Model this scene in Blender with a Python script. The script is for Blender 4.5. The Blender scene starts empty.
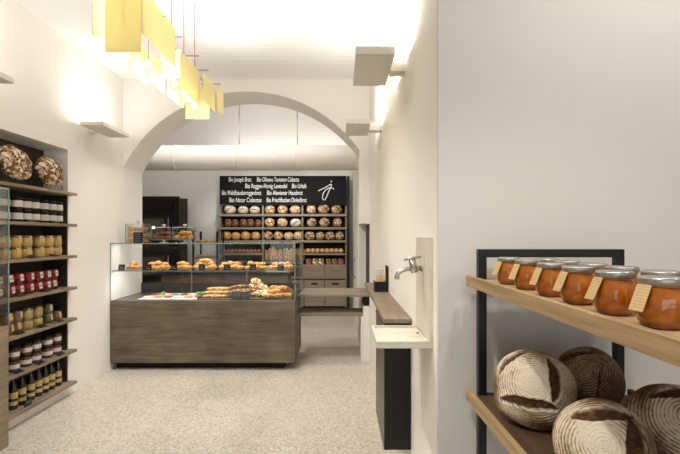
import bpy, bmesh, math, random
import numpy as np
from mathutils import Vector, Matrix, noise

C = bpy.context.scene.collection
sc = bpy.context.scene
R = math.radians

# ------------------------------------------------------------------ camera
F = 440.0                      # focal length in pixels of the 680 px wide frame
cam_d = bpy.data.cameras.new('camera')
cam_d.sensor_width = 36.0
cam_d.lens = F / 680 * 36.0
cam_d.shift_y = 9 / 680
cam_d.clip_start = 0.02
cam = bpy.data.objects.new('camera', cam_d)
cam.location = (0, 0, 1.4)
cam.rotation_euler = (R(90), 0, 0)
C.objects.link(cam)
sc.camera = cam

# ------------------------------------------------------------------ world, lights, exposure
w = bpy.data.worlds.new('daylight')
sc.world = w
w.use_nodes = True
w.node_tree.nodes['Background'].inputs[0].default_value = (0.88, 0.93, 1.0, 1)
w.node_tree.nodes['Background'].inputs[1].default_value = 1.5
sc.view_settings.view_transform = 'Standard'
sc.view_settings.look = 'None'
sc.view_settings.gamma = 1.0
sc.view_settings.exposure = 0.36
try:
    sc.view_settings.use_curve_mapping = False
except Exception:
    pass

SOFT = (1.0, 0.97, 0.935)

def light(name, kind, loc, power, color=SOFT, rot=(0, 0, 0), **kw):
    d = bpy.data.lights.new(name, kind)
    d.energy = power
    d.color = color
    for k, v in kw.items():
        setattr(d, k, v)
    o = bpy.data.objects.new(name, d)
    o.location = loc
    o.rotation_euler = rot
    C.objects.link(o)
    return o

def aim(o, tgt):
    v = Vector(tgt) - o.location
    o.rotation_euler = v.to_track_quat('-Z', 'Y').to_euler()
    return o

# uplights on the two pairs of wall plates
for (x0, x1, y0, y1, z, pw) in [(-2.34, -2.14, 3.97, 4.47, 2.45, 5.5), (-2.34, -2.14, 2.40, 2.89, 2.45, 4.5),
                            (0.08, 0.25, 2.05, 2.48, 2.30, 11), (0.05, 0.235, 3.33, 3.74, 2.30, 11)]:
    light('uplight', 'AREA', ((x0 + x1) / 2 + (.05 if x0 < -1 else -.05), (y0 + y1) / 2, z), pw, SOFT, (R(180), R(-32 if x0 < -1 else 32), 0),
          shape='RECTANGLE', size=abs(x1 - x0) * .8, size_y=(y1 - y0) * .8)
# cove light over the bread shelf and behind the duct
light('back_room_light', 'AREA', (-1.0, 8.0, 2.62), 13, SOFT, (R(180), 0, 0), shape='RECTANGLE', size=2.4, size_y=.08)
light('back_room_light', 'AREA', (-1.6, 5.42, 3.15), 17, SOFT, (R(60), 0, 0), shape='RECTANGLE', size=3.6, size_y=.08)  # unseen light added behind the arch to brighten duct and back wall
# overhead spots without fixtures, added to light the room, besides the scallop spot
def spot(loc, tgt, power, size=70, blend=.7, color=SOFT, r=.04):
    return aim(light('overhead_spot', 'SPOT', loc, power, color, spot_size=R(size), spot_blend=blend,
                     shadow_soft_size=r), tgt)
spot((-1.5, 3.9, 3.1), (-1.5, 4.75, 0.9), 52, 95)
spot((-0.8, 3.9, 3.1), (-0.8, 4.75, 0.9), 52, 95)
spot((-1.0, 2.2, 3.1), (-0.9, 2.6, 0.0), 110, 105)
spot((-0.8, 0.6, 3.1), (-0.8, 1.4, 0.0), 50, 90)
spot((-1.5, 6.65, 2.75), (-1.45, 7.95, 1.5), 48, 85)
spot((-0.5, 6.65, 2.75), (-0.5, 7.95, 1.5), 48, 85)
spot((-0.6, 5.45, 3.2), (-0.6, 5.7, 0.0), 45, 62)
spot((1.05, 1.05, 3.08), (1.05, 1.40, 1.0), 8, 75)  # scallop high on the grey wall
spot((1.9, .35, 3.1), (1.7, 1.48, 1.3), 42, 100)
spot((.75, .45, 3.1), (.8, 1.48, 1.2), 32, 90)
spot((-0.45, -0.10, 3.05), (0.62, 1.05, 1.0), 72, 45)
light('case_fill', 'AREA', (-1.43, 4.68, 1.31), 3, SOFT, (R(18), 0, 0), shape='RECTANGLE', size=1.8, size_y=.03)  # unseen light added in the case to brighten the pastries
light('case_fill', 'AREA', (-1.43, 4.66, 1.024), 4, SOFT, (R(20), 0, 0), shape='RECTANGLE', size=1.8, size_y=.02)  # second added light, under the glass shelf, for the lower deck
# ------------------------------------------------------------------ helpers
class MB:
    def __init__(s):
        s.b = bmesh.new()
    def _xf(s, vs, rot, c):
        if rot is not None:
            M = rot.to_matrix() if hasattr(rot, 'to_matrix') and not isinstance(rot, Matrix) else rot
            for v in vs:
                v.co = M @ (v.co - c) + c
    def box(s, x0, x1, y0, y1, z0, z1, rot=None):
        vs = [s.b.verts.new((x, y, z)) for x in (x0, x1) for y in (y0, y1) for z in (z0, z1)]
        for f in ((0, 1, 3, 2), (4, 6, 7, 5), (0, 4, 5, 1), (2, 3, 7, 6), (0, 2, 6, 4), (1, 5, 7, 3)):
            s.b.faces.new([vs[i] for i in f])
        s._xf(vs, rot, Vector(((x0 + x1) / 2, (y0 + y1) / 2, (z0 + z1) / 2)))
        return s
    def prism(s, pts, lo, hi, axis='y'):
        def P(a, b, t):
            return {'y': (a, t, b), 'x': (t, a, b), 'z': (a, b, t)}[axis]
        A = [s.b.verts.new(P(a, b, lo)) for a, b in pts]
        B = [s.b.verts.new(P(a, b, hi)) for a, b in pts]
        s.b.faces.new(A)
        s.b.faces.new(B[::-1])
        n = len(pts)
        for i in range(n):
            j = (i + 1) % n
            s.b.faces.new((A[j], A[i], B[i], B[j]))
        return s
    def lathe(s, prof, n=20, c=(0, 0, 0), rot=None):
        c = Vector(c)
        rows = []
        for r, z in prof:
            if r < 1e-6:
                rows.append([s.b.verts.new((c.x, c.y, c.z + z))])
            else:
                rows.append([s.b.verts.new((c.x + r * math.cos(2 * math.pi * k / n), c.y + r * math.sin(2 * math.pi * k / n), c.z + z)) for k in range(n)])
        for a, b in zip(rows, rows[1:]):
            if len(a) == 1 and len(b) == 1:
                continue
            for k in range(n):
                m = (k + 1) % n
                if len(a) == 1:
                    s.b.faces.new((a[0], b[m], b[k]))
                elif len(b) == 1:
                    s.b.faces.new((a[k], a[m], b[0]))
                else:
                    s.b.faces.new((a[k], a[m], b[m], b[k]))
        if rot is not None:
            s._xf([v for r_ in rows for v in r_], rot, c)
        return s
    def tube(s, pts, r, n=10):
        pts = [Vector(p) for p in pts]
        rs = r if isinstance(r, (list, tuple)) else [r] * len(pts)
        rows = []
        up = None
        for i, p in enumerate(pts):
            t = (pts[min(i + 1, len(pts) - 1)] - pts[max(i - 1, 0)]).normalized()
            if up is None:
                up = Vector((0, 0, 1)) if abs(t.z) < .9 else Vector((1, 0, 0))
            a = t.cross(up).normalized()
            b = a.cross(t).normalized()
            up = b
            rows.append([s.b.verts.new(p + rs[i] * (math.cos(2 * math.pi * k / n) * a + math.sin(2 * math.pi * k / n) * b)) for k in range(n)])
        for a, b in zip(rows, rows[1:]):
            for k in range(n):
                m = (k + 1) % n
                s.b.faces.new((a[k], a[m], b[m], b[k]))
        s.b.faces.new(rows[0][::-1])
        s.b.faces.new(rows[-1])
        return s
    def lump(s, c, r, seed=0, amp=.1, fr=2.0, sub=3, flat=None, rot=None):
        """rounded irregular dough shape"""
        res = bmesh.ops.create_icosphere(s.b, subdivisions=sub, radius=1)
        off = Vector((seed * 7.3, seed * 3.1, seed * 1.7))
        for v in res['verts']:
            p = v.co.copy()
            k = 1 + amp * noise.noise(p * fr + off)
            p = Vector((p.x * r[0] * k, p.y * r[1] * k, p.z * r[2] * k))
            if rot is not None:
                p = rot.to_matrix() @ p
            if flat is not None and p.z < flat:
                p.z = flat + (p.z - flat) * .12
            v.co = p + Vector(c)
        return s
    def build(s, name, mat, parent=None, smooth=False, bevel=0, loc=None):
        bmesh.ops.recalc_face_normals(s.b, faces=s.b.faces)
        me = bpy.data.meshes.new(name)
        s.b.to_mesh(me)
        s.b.free()
        if smooth:
            for p in me.polygons:
                p.use_smooth = True
        o = bpy.data.objects.new(name, me)
        me.materials.append(mat)
        C.objects.link(o)
        if parent is not None:
            o.parent = parent
        if loc is not None:
            o.location = loc
        if bevel:
            m = o.modifiers.new('edge', 'BEVEL')
            m.width = bevel
            m.segments = 2
            m.limit_method = 'ANGLE'
        return o

def tag(o, label=None, cat=None, group=None, kind=None):
    if label: o['label'] = label
    if cat: o['category'] = cat
    if group: o['group'] = group
    if kind: o['kind'] = kind
    return o

def thing(name, label, cat, loc=(0, 0, 0), rz=0, group=None):
    o = bpy.data.objects.new(name, None)
    o.empty_display_size = .05
    C.objects.link(o)
    o.location = loc
    o.rotation_euler = (0, 0, rz)
    return tag(o, label, cat, group)

def struct(mb, name, mat, **kw):
    return tag(mb.build(name, mat, **kw), kind='structure')

def kids(o):
    return list(o.children)

def dup(o, parent=None):
    c = o.copy()
    C.objects.link(c)
    if parent is not None:
        c.parent = parent
    for ch in kids(o):
        dup(ch, c)
    return c

class Maker:
    """first call hands out the original, later calls copy it"""
    def __init__(s, root):
        s.root, s.used = root, False
    def put(s, loc, label, group=None, rot=None, scale=None):
        o = dup(s.root) if s.used else s.root
        s.used = True
        o.location = loc
        if rot is not None:
            o.rotation_euler = rot
        if scale is not None:
            o.scale = scale if isinstance(scale, (tuple, list)) else (scale,) * 3
        o['label'] = label
        if group: o['group'] = group
        return o

ORD = ['first', 'second', 'third', 'fourth', 'fifth', 'sixth', 'seventh', 'eighth', 'ninth', 'tenth', 'eleventh', 'twelfth',
       'thirteenth', 'fourteenth', 'fifteenth', 'sixteenth']

# ------------------------------------------------------------------ materials
def srgb(r, g, b):
    f = lambda c: (c / 255 / 12.92) if c / 255 <= .04045 else ((c / 255 + .055) / 1.055) ** 2.4
    return (f(r), f(g), f(b), 1)

def mat(name, col, rough=.6, metal=0, coat=0, trans=0, ior=1.45, emit=None, es=0, sss=0):
    m = bpy.data.materials.new(name)
    m.use_nodes = True
    b = m.node_tree.nodes['Principled BSDF']
    b.inputs['Base Color'].default_value = col
    b.inputs['Roughness'].default_value = rough
    b.inputs['Metallic'].default_value = metal
    b.inputs['Coat Weight'].default_value = coat
    b.inputs['Transmission Weight'].default_value = trans
    b.inputs['IOR'].default_value = ior
    if emit:
        b.inputs['Emission Color'].default_value = emit
        b.inputs['Emission Strength'].default_value = es
    if sss:
        b.inputs['Subsurface Weight'].default_value = sss
        b.inputs['Subsurface Radius'].default_value = (.02, .01, .005)
    return m

def N(m, t, **kw):
    n = m.node_tree.nodes.new(t)
    for k, v in kw.items():
        if k in n.inputs:
            n.inputs[k].default_value = v
        else:
            setattr(n, k, v)
    return n

def ramp(m, stops, fac):
    r = m.node_tree.nodes.new('ShaderNodeValToRGB')
    e = r.color_ramp.elements
    while len(e) < len(stops):
        e.new(.5)
    for i, (p, c) in enumerate(stops):
        e[i].position = p
        e[i].color = c
    m.node_tree.links.new(fac, r.inputs[0])
    return r

def coords(m, scale=(1, 1, 1), obj=True, rot=(0, 0, 0)):
    L = m.node_tree.links
    t = N(m, 'ShaderNodeTexCoord')
    mp = N(m, 'ShaderNodeMapping')
    mp.inputs['Scale'].default_value = scale
    mp.inputs['Rotation'].default_value = rot
    L.new(t.outputs['Object' if obj else 'Generated'], mp.inputs[0])
    return mp.outputs[0]

def bump(m, h, strength=.2, dist=.01):
    b = m.node_tree.nodes['Principled BSDF']
    n = N(m, 'ShaderNodeBump')
    n.inputs['Strength'].default_value = strength
    n.inputs['Distance'].default_value = dist
    m.node_tree.links.new(h, n.inputs['Height'])
    m.node_tree.links.new(n.outputs[0], b.inputs['Normal'])

def wood(name, a, b_, c, axis=(1, 6, 14), rough=.55, blot=.35):
    """grain runs along the axis with the smallest scale"""
    m = mat(name, a, rough)
    L = m.node_tree.links
    v = coords(m, axis)
    n1 = N(m, 'ShaderNodeTexNoise', Scale=3.0, Detail=8.0, Roughness=.65, Distortion=.35)
    L.new(v, n1.inputs['Vector'])
    r1 = ramp(m, [(.28, a), (.5, b_), (.74, c)], n1.outputs[0])
    v2 = coords(m, (1.3, 1.3, 1.6))
    n2 = N(m, 'ShaderNodeTexNoise', Scale=2.0, Detail=3.0)
    L.new(v2, n2.inputs['Vector'])
    r2 = ramp(m, [(.3, (.62, .62, .62, 1)), (.7, (1.15, 1.15, 1.15, 1))], n2.outputs[0])
    mx = N(m, 'ShaderNodeMix', data_type='RGBA', blend_type='MULTIPLY')
    mx.inputs[0].default_value = blot * 2
    L.new(r1.outputs[0], mx.inputs[6])
    L.new(r2.outputs[0], mx.inputs[7])
    L.new(mx.outputs[2], m.node_tree.nodes['Principled BSDF'].inputs['Base Color'])
    bump(m, n1.outputs[0], .25, .003)
    return m

M = {}
def wallmat(name, col, rough=.85):
    m = mat(name, col, rough)
    n = N(m, 'ShaderNodeTexNoise', Scale=60.0, Detail=3.0)
    m.node_tree.links.new(coords(m), n.inputs['Vector'])
    bump(m, n.outputs[0], .05, .002)
    return m
M['white'] = wallmat('white_plaster', srgb(236, 232, 226))
M['cream'] = wallmat('cream_plaster', srgb(240, 234, 223))
M['ceil'] = wallmat('ceiling_plaster', srgb(240, 239, 236))
M['grey'] = wallmat('pale_grey_plaster', srgb(212, 205, 195))
M['plate'] = wallmat('lamp_plate_plaster', srgb(222, 216, 205))

def terrazzo():
    m = mat('terrazzo', srgb(178, 166, 150), .38)
    L = m.node_tree.links
    v = coords(m)
    vo = N(m, 'ShaderNodeTexVoronoi', Scale=95.0)
    L.new(v, vo.inputs['Vector'])
    sep = N(m, 'ShaderNodeSeparateColor')
    L.new(vo.outputs['Color'], sep.inputs[0])
    r = ramp(m, [(0.0, srgb(160, 146, 130)), (.12, srgb(194, 184, 169)), (.55, srgb(207, 198, 184)), (.8, srgb(216, 208, 195)), (.97, srgb(228, 222, 212))], sep.outputs[0])
    ed = N(m, 'ShaderNodeTexVoronoi', Scale=95.0, feature='DISTANCE_TO_EDGE')
    L.new(v, ed.inputs['Vector'])
    r2 = ramp(m, [(.02, (.88, .86, .83, 1)), (.14, (1, 1, 1, 1))], ed.outputs['Distance'])
    mx = N(m, 'ShaderNodeMix', data_type='RGBA', blend_type='MULTIPLY')
    mx.inputs[0].default_value = 1
    L.new(r.outputs[0], mx.inputs[6]); L.new(r2.outputs[0], mx.inputs[7])
    big = N(m, 'ShaderNodeTexVoronoi', Scale=14.0)
    L.new(v, big.inputs['Vector'])
    r3 = ramp(m, [(.03, srgb(120, 95, 72)), (.045, (1, 1, 1, 1))], big.outputs['Distance'])
    r3.color_ramp.interpolation = 'LINEAR'
    mx2 = N(m, 'ShaderNodeMix', data_type='RGBA', blend_type='MULTIPLY')
    mx2.inputs[0].default_value = .8
    L.new(mx.outputs[2], mx2.inputs[6]); L.new(r3.outputs[0], mx2.inputs[7])
    L.new(mx2.outputs[2], m.node_tree.nodes['Principled BSDF'].inputs['Base Color'])
    return m
M['floor'] = terrazzo()
M['wood_x'] = wood('grey_oak_along_x', srgb(86, 74, 60), srgb(108, 96, 79), srgb(132, 118, 99), (.8, 6, 11), blot=.5)
M['wood_y'] = wood('grey_oak_along_y', srgb(112, 96, 76), srgb(140, 123, 102), srgb(160, 144, 123), (8, 1, 14))
M['shelf_x'] = wood('pale_grey_oak_along_x', srgb(122, 108, 90), srgb(145, 131, 112), srgb(163, 150, 132), (1, 6, 14), blot=.2)
M['oak_y'] = wood('warm_oak_along_y', srgb(138, 108, 74), srgb(172, 141, 101), srgb(190, 160, 118), (14, 1, 22), .5, .2)
M['dark_wood'] = wood('dark_stained_oak', srgb(38, 31, 25), srgb(56, 47, 38), srgb(70, 60, 49), (8, 1, 10), .6)
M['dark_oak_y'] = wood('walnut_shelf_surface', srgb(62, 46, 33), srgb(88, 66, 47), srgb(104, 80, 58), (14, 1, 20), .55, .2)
M['black'] = mat('black_lacquer', srgb(22, 20, 18), .35)
M['blackmatt'] = mat('matt_black', srgb(24, 22, 20), .7)
M['blackmetal'] = mat('black_powder_coat', srgb(26, 25, 24), .42)
M['board'] = mat('chalk_black_board', srgb(11, 10, 9), .9)
M['bronze'] = mat('blackened_bronze_panel', srgb(30, 25, 20), .45, .3)
M['chalk'] = mat('white_lettering', srgb(238, 236, 230), .8)
M['tagwhite'] = mat('grey_lettering', srgb(150, 148, 142), .8)
M['chrome'] = mat('brushed_steel', srgb(190, 186, 180), .22, 1)
M['steel'] = mat('satin_steel', srgb(140, 138, 134), .4, 1)
M['silver'] = mat('silver_lid', srgb(172, 166, 158), .3, .85)
M['duct'] = mat('white_painted_duct', srgb(236, 232, 224), .6)
M['cord'] = mat('dark_red_cable', srgb(120, 30, 38), .6)
M['rod'] = mat('purple_rod', srgb(96, 40, 90), .5)
M['paper'] = mat('white_paper', srgb(228, 224, 216), .8)
M['label'] = mat('label_paper', srgb(196, 190, 182), .8)
M['goldlabel'] = mat('ochre_label', srgb(186, 160, 104), .7)
M['kraft'] = None
M['green'] = mat('lettuce_green', srgb(120, 160, 50), .6)
M['red'] = mat('red_cloth', srgb(128, 16, 14), .75)
M['redjar'] = mat('red_preserve', srgb(96, 12, 10), .15, coat=.6)
M['spread'] = mat('pale_spread', srgb(160, 138, 84), .3, coat=.4)
M['yellow'] = mat('mustard_preserve', srgb(184, 152, 80), .35, coat=.5)
M['greenjar'] = mat('green_pesto', srgb(78, 84, 44), .3, coat=.5)
M['brownjar'] = mat('brown_chutney', srgb(92, 52, 34), .2, coat=.5)
M['darkjar'] = mat('dark_jam', srgb(34, 17, 16), .2, coat=.6)
M['rose'] = mat('terrine', srgb(112, 74, 54), .3, coat=.5)
M['bottle'] = mat('dark_green_glass', srgb(14, 22, 12), .08, coat=1)
M['lidgrey'] = mat('grey_lid', srgb(120, 112, 104), .35, .6)
M['liddark'] = mat('dark_lid', srgb(30, 26, 26), .35, .3)
M['crystal'] = mat('clear_knob', srgb(225, 225, 222), .1, trans=.3)
M['choc'] = mat('chocolate_biscuit', srgb(120, 74, 54), .8)
M['redpiece'] = mat('salami_slices', srgb(170, 80, 60), .6)
M['marble'] = mat('dark_marble', srgb(50, 48, 46), .3)
M['ovenglass'] = mat('oven_glass', srgb(96, 92, 84), .22, .4, coat=1)  # lighter grey stands in for the reflection in the pane
M['dimlamp'] = mat('oven_lamp', (1, .9, .7, 1), .5, emit=(1, .85, .6, 1), es=6)
M['sconcelamp'] = None

def stone():
    m = mat('pale_limestone', srgb(214, 206, 188), .55)
    L = m.node_tree.links
    v = coords(m, (3, 14, 3))
    n = N(m, 'ShaderNodeTexNoise', Scale=4.0, Detail=7.0, Roughness=.6)
    L.new(v, n.inputs['Vector'])
    r = ramp(m, [(.3, srgb(198, 188, 168)), (.6, srgb(218, 210, 193)), (.8, srgb(226, 220, 206))], n.outputs[0])
    L.new(r.outputs[0], m.node_tree.nodes['Principled BSDF'].inputs['Base Color'])
    return m
M['stone'] = stone()

def glass(name, tint=(.985, .992, .988, 1), refl=.10):
    m = bpy.data.materials.new(name)
    m.use_nodes = True
    nt = m.node_tree
    nt.nodes.remove(nt.nodes['Principled BSDF'])
    out = nt.nodes['Material Output']
    t = N(m, 'ShaderNodeBsdfTransparent'); t.inputs[0].default_value = tint
    g = N(m, 'ShaderNodeBsdfGlossy'); g.inputs['Roughness'].default_value = .02
    lw = N(m, 'ShaderNodeLayerWeight'); lw.inputs[0].default_value = .25
    mul = N(m, 'ShaderNodeMath', operation='MULTIPLY_ADD')
    mul.inputs[1].default_value = .42
    mul.inputs[2].default_value = refl * .3
    nt.links.new(lw.outputs['Fresnel'], mul.inputs[0])
    mx = N(m, 'ShaderNodeMixShader')
    nt.links.new(mul.outputs[0], mx.inputs[0])
    nt.links.new(t.outputs[0], mx.inputs[1]); nt.links.new(g.outputs[0], mx.inputs[2])
    nt.links.new(mx.outputs[0], out.inputs[0])
    return m
M['glass'] = glass('clear_glass')
M['glassedge'] = mat('green_glass_edge', srgb(128, 146, 138), .2, coat=.5)

def sheetmat():
    m = bpy.data.materials.new('yellow_translucent_sheet')
    m.use_nodes = True
    nt = m.node_tree
    b = nt.nodes['Principled BSDF']
    b.inputs['Base Color'].default_value = (.76, .71, .44, 1)
    b.inputs['Roughness'].default_value = .5
    tl = N(m, 'ShaderNodeBsdfTranslucent'); tl.inputs[0].default_value = (.95, .86, .52, 1)
    mx = N(m, 'ShaderNodeMixShader'); mx.inputs[0].default_value = .45
    nt.links.new(b.outputs[0], mx.inputs[1]); nt.links.new(tl.outputs[0], mx.inputs[2])
    nt.links.new(mx.outputs[0], nt.nodes['Material Output'].inputs[0])
    return m
M['sheet'] = sheetmat()
M['bulb'] = mat('glowing_bulb', (1, 1, 1, 1), .3, emit=(1, .9, .68, 1), es=12)

def amber():
    m = mat('amber_preserve', srgb(168, 84, 20), .06, coat=1, sss=0)
    b = m.node_tree.nodes['Principled BSDF']
    L = m.node_tree.links
    n = N(m, 'ShaderNodeTexNoise', Scale=45.0, Detail=4.0)
    L.new(coords(m), n.inputs['Vector'])
    r = ramp(m, [(.3, srgb(140, 72, 10)), (.7, srgb(190, 108, 24))], n.outputs[0])
    L.new(r.outputs[0], b.inputs['Base Color'])
    b.inputs['Subsurface Weight'].default_value = .25
    b.inputs['Subsurface Radius'].default_value = (.02, .012, .004)
    b.inputs['Subsurface Scale'].default_value = .5
    return m
M['amber'] = amber()

def kraft():
    m = mat('kraft_paper_printed', srgb(198, 166, 116), .8)
    L = m.node_tree.links
    t = N(m, 'ShaderNodeTexCoord')
    s = N(m, 'ShaderNodeSeparateXYZ'); L.new(t.outputs['Generated'], s.inputs[0])
    wv = N(m, 'ShaderNodeMath', operation='MULTIPLY'); wv.inputs[1].default_value = 9.0
    L.new(s.outputs[2], wv.inputs[0])
    fr = N(m, 'ShaderNodeMath', operation='FRACT'); L.new(wv.outputs[0], fr.inputs[0])
    nz = N(m, 'ShaderNodeTexNoise', Scale=9.0, Detail=2.0); L.new(coords(m, (14, 14, 2), False), nz.inputs['Vector'])
    a = N(m, 'ShaderNodeMath', operation='LESS_THAN'); a.inputs[1].default_value = .36; L.new(fr.outputs[0], a.inputs[0])
    b2 = N(m, 'ShaderNodeMath', operation='GREATER_THAN'); b2.inputs[1].default_value = .47; L.new(nz.outputs[0], b2.inputs[0])
    p = N(m, 'ShaderNodeMath', operation='MULTIPLY'); L.new(a.outputs[0], p.inputs[0]); L.new(b2.outputs[0], p.inputs[1])
    r = ramp(m, [(0, srgb(200, 168, 118)), (1, srgb(172, 140, 96))], p.outputs[0])
    L.new(r.outputs[0], m.node_tree.nodes['Principled BSDF'].inputs['Base Color'])
    return m
M['kraft'] = kraft()

def crust(name, flour, mid, dark, scale=14, thr=.10, noisew=.5, rough=.85):
    """floured crust broken by brown cracks"""
    m = mat(name, mid, rough)
    L = m.node_tree.links
    v = coords(m)
    nz = N(m, 'ShaderNodeTexNoise', Scale=scale * .8, Detail=4.0); L.new(v, nz.inputs['Vector'])
    add = N(m, 'ShaderNodeMix', data_type='RGBA', blend_type='LINEAR_LIGHT'); add.inputs[0].default_value = noisew * .06
    L.new(v, add.inputs[6]); L.new(nz.outputs['Color'], add.inputs[7])
    vo = N(m, 'ShaderNodeTexVoronoi', Scale=float(scale), feature='DISTANCE_TO_EDGE'); L.new(add.outputs[2], vo.inputs['Vector'])
    r = ramp(m, [(thr * .4, dark), (thr, mid), (thr * 1.6, flour)], vo.outputs['Distance'])
    n2 = N(m, 'ShaderNodeTexNoise', Scale=scale * 1.2, Detail=5.0, Roughness=.7); L.new(v, n2.inputs['Vector'])
    mx = N(m, 'ShaderNodeMix', data_type='RGBA')
    rr = ramp(m, [(.48, (0, 0, 0, 1)), (.62, (1, 1, 1, 1))], n2.outputs[0])
    L.new(rr.outputs[0], mx.inputs[0])
    L.new(r.outputs[0], mx.inputs[6]); mx.inputs[7].default_value = mid
    L.new(mx.outputs[2], m.node_tree.nodes['Principled BSDF'].inputs['Base Color'])
    bump(m, vo.outputs['Distance'], .5, .01)
    return m
M['crust_big'] = crust('floured_cracked_crust', srgb(226, 208, 180), srgb(120, 74, 40), srgb(62, 34, 18), 15, .07, 1.6)
M['crust_white'] = crust('heavily_floured_crust', srgb(240, 230, 212), srgb(222, 196, 158), srgb(150, 100, 56), 9, .03)
M['crust_pale'] = crust('pale_floured_crust', srgb(244, 226, 192), srgb(206, 162, 108), srgb(140, 88, 48), 13, .07)
M['crust_gold'] = crust('golden_crust', srgb(226, 184, 126), srgb(200, 146, 90), srgb(130, 82, 44), 10, .04)
M['crust_brown'] = crust('brown_crust', srgb(180, 136, 96), srgb(132, 88, 58), srgb(66, 38, 24), 18, .08)
M['crust_mix'] = crust('mottled_floured_crust', srgb(244, 228, 200), srgb(168, 118, 76), srgb(92, 54, 32), 17, .09)
M['pastry'] = crust('golden_pastry', srgb(232, 190, 120), srgb(206, 150, 76), srgb(140, 84, 36), 34, .14, .6, .6)
M['pale_pastry'] = crust('pale_flat_bread', srgb(214, 180, 126), srgb(180, 138, 86), srgb(120, 80, 44), 24, .10)
M['score'] = mat('dark_baked_score', srgb(120, 72, 36), .9)

def hero_crust():
    m = mat('ring_patterned_rye_crust', srgb(170, 140, 104), .88)
    L = m.node_tree.links
    b = m.node_tree.nodes['Principled BSDF']
    ring = N(m, 'ShaderNodeAttribute', attribute_name='ring')
    crack = N(m, 'ShaderNodeAttribute', attribute_name='crack')
    v = coords(m)
    n1 = N(m, 'ShaderNodeTexNoise', Scale=90.0, Detail=6.0, Roughness=.7); L.new(v, n1.inputs['Vector'])
    n2 = N(m, 'ShaderNodeTexNoise', Scale=16.0, Detail=4.0); L.new(v, n2.inputs['Vector'])
    # flour sits on the ridges
    a = N(m, 'ShaderNodeMath', operation='MULTIPLY_ADD'); a.inputs[1].default_value = .42
    L.new(ring.outputs['Fac'], a.inputs[0]); L.new(n1.outputs[0], a.inputs[2])
    s = N(m, 'ShaderNodeMath', operation='MULTIPLY_ADD'); s.inputs[1].default_value = .62
    L.new(n2.outputs[0], s.inputs[0]); L.new(a.outputs[0], s.inputs[2])
    fa = N(m, 'ShaderNodeAttribute', attribute_name='flour')
    s2 = N(m, 'ShaderNodeMath', operation='MULTIPLY'); L.new(s.outputs[0], s2.inputs[0]); L.new(fa.outputs['Fac'], s2.inputs[1])
    r = ramp(m, [(.30, srgb(74, 46, 28)), (.60, srgb(128, 94, 62)), (.92, srgb(214, 192, 160)), (1.0, srgb(236, 220, 192))], s2.outputs[0])
    rc = ramp(m, [(.30, srgb(50, 29, 17)), (.52, srgb(98, 62, 36)), (.72, srgb(132, 90, 56))], n1.outputs[0])
    mx = N(m, 'ShaderNodeMix', data_type='RGBA')
    L.new(crack.outputs['Fac'], mx.inputs[0]); L.new(r.outputs[0], mx.inputs[6]); L.new(rc.outputs[0], mx.inputs[7])
    L.new(mx.outputs[2], b.inputs['Base Color'])
    bump(m, n1.outputs[0], .9, .006)
    return m
M['hero'] = hero_crust()

# ------------------------------------------------------------------ the room
XL, XR, H = -2.40, 0.33, 3.14
YA0, YA1, YB = 4.87, 5.34, 8.24
XB = 0.24                                  # back part of the tap wall stands a little proud
struct(MB().box(-4.6, 3.4, -3.4, 8.6, -.1, 0), 'floor', M['floor'])
struct(MB().box(-4.6, 3.4, -3.4, YA1, 3.3, 4.3).box(-4.6, 3.4, YA1, 8.6, 4.2, 4.3).box(-2.6, 3.3, -3.2, YA0, H, 3.3), 'ceiling', M['ceil'])
struct(MB().box(-2.72, XL, -3.2, 1.95, 0, H).box(-2.72, XL, 1.95, 3.88, 2.16, H).box(-2.72, XL, 1.95, 3.88, 0, .085)
       .box(-2.78, -2.62, 1.95, 3.88, .085, 2.16).box(-2.72, XL, 3.88, YA0, 0, H), 'wall_left', M['white'])
# arch wall
cx, zt, rise, half = -1.035, 3.0, .84, 1.365
RR = (half * half + rise * rise) / (2 * rise)
pts = []
for i in range(41):
    x = -2.40 + (.215 + 2.40) * i / 40
    pts.append((x, zt - RR + math.sqrt(max(RR * RR - (x - cx) ** 2, 0))))
struct(MB().prism(pts + [(.215, 1.538), (XR, 1.538), (XR, 3.3), (-2.40, 3.3)], YA0, YA1).box(-4.4, -2.40, YA0, YA1, 0, 3.3), 'wall_arch', M['white'])
struct(MB().box(-4.6, .6, YB, YB + .15, 0, 4.2), 'wall_back', M['white'])
struct(MB().box(-4.6, -4.4, YA1, YB, 0, 4.2), 'wall_oven_side', M['white'])
# tap wall: front part, then the proud part with its low pass-through
struct(MB().box(XR, .62, 1.50, 4.93, 0, 3.3)
       .box(XB, .62, 5.60, YB, 0, 4.2).box(XB, .62, YA1, 5.60, 3.3, 4.2).box(XB, .62, 4.93, 5.60, 1.54, 3.3).box(.26, .62, 4.93, 5.60, 0, .61)
       .box(.345, .62, 4.93, 5.60, .61, 1.54), 'wall_tap_side', M['cream'])
struct(MB().box(.33, .345, 4.94, 5.595, .612, 1.538), 'door_1', M['bronze'])
struct(MB().box(XR, 3.2, 1.48, 1.50, 0, 3.3).box(.62, 3.2, 1.50, 1.70, 0, 3.3), 'wall_grey', M['grey'])
struct(MB().box(3.0, 3.2, -3.2, 1.48, 0, 3.3), 'wall_right', M['white'])
wy0, wy1 = -3.2, -3.0
struct(MB().box(-2.72, 3.2, wy0, wy1, 0, .5).box(-2.72, 3.2, wy0, wy1, 2.6, 3.3).box(-2.72, -2.0, wy0, wy1, .5, 2.6)
       .box(2.6, 3.2, wy0, wy1, .5, 2.6), 'wall_front', M['white'])
wf = MB()
for x in (-2.0, -.5, 1.05, 2.55):
    wf.box(x, x + .05, wy0 + .06, wy0 + .12, .5, 2.6)
wf.box(-2, 2.6, wy0 + .06, wy0 + .12, .5, .55).box(-2, 2.6, wy0 + .06, wy0 + .12, 2.55, 2.6)
win = struct(wf, 'window_1', M['blackmetal'])
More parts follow.
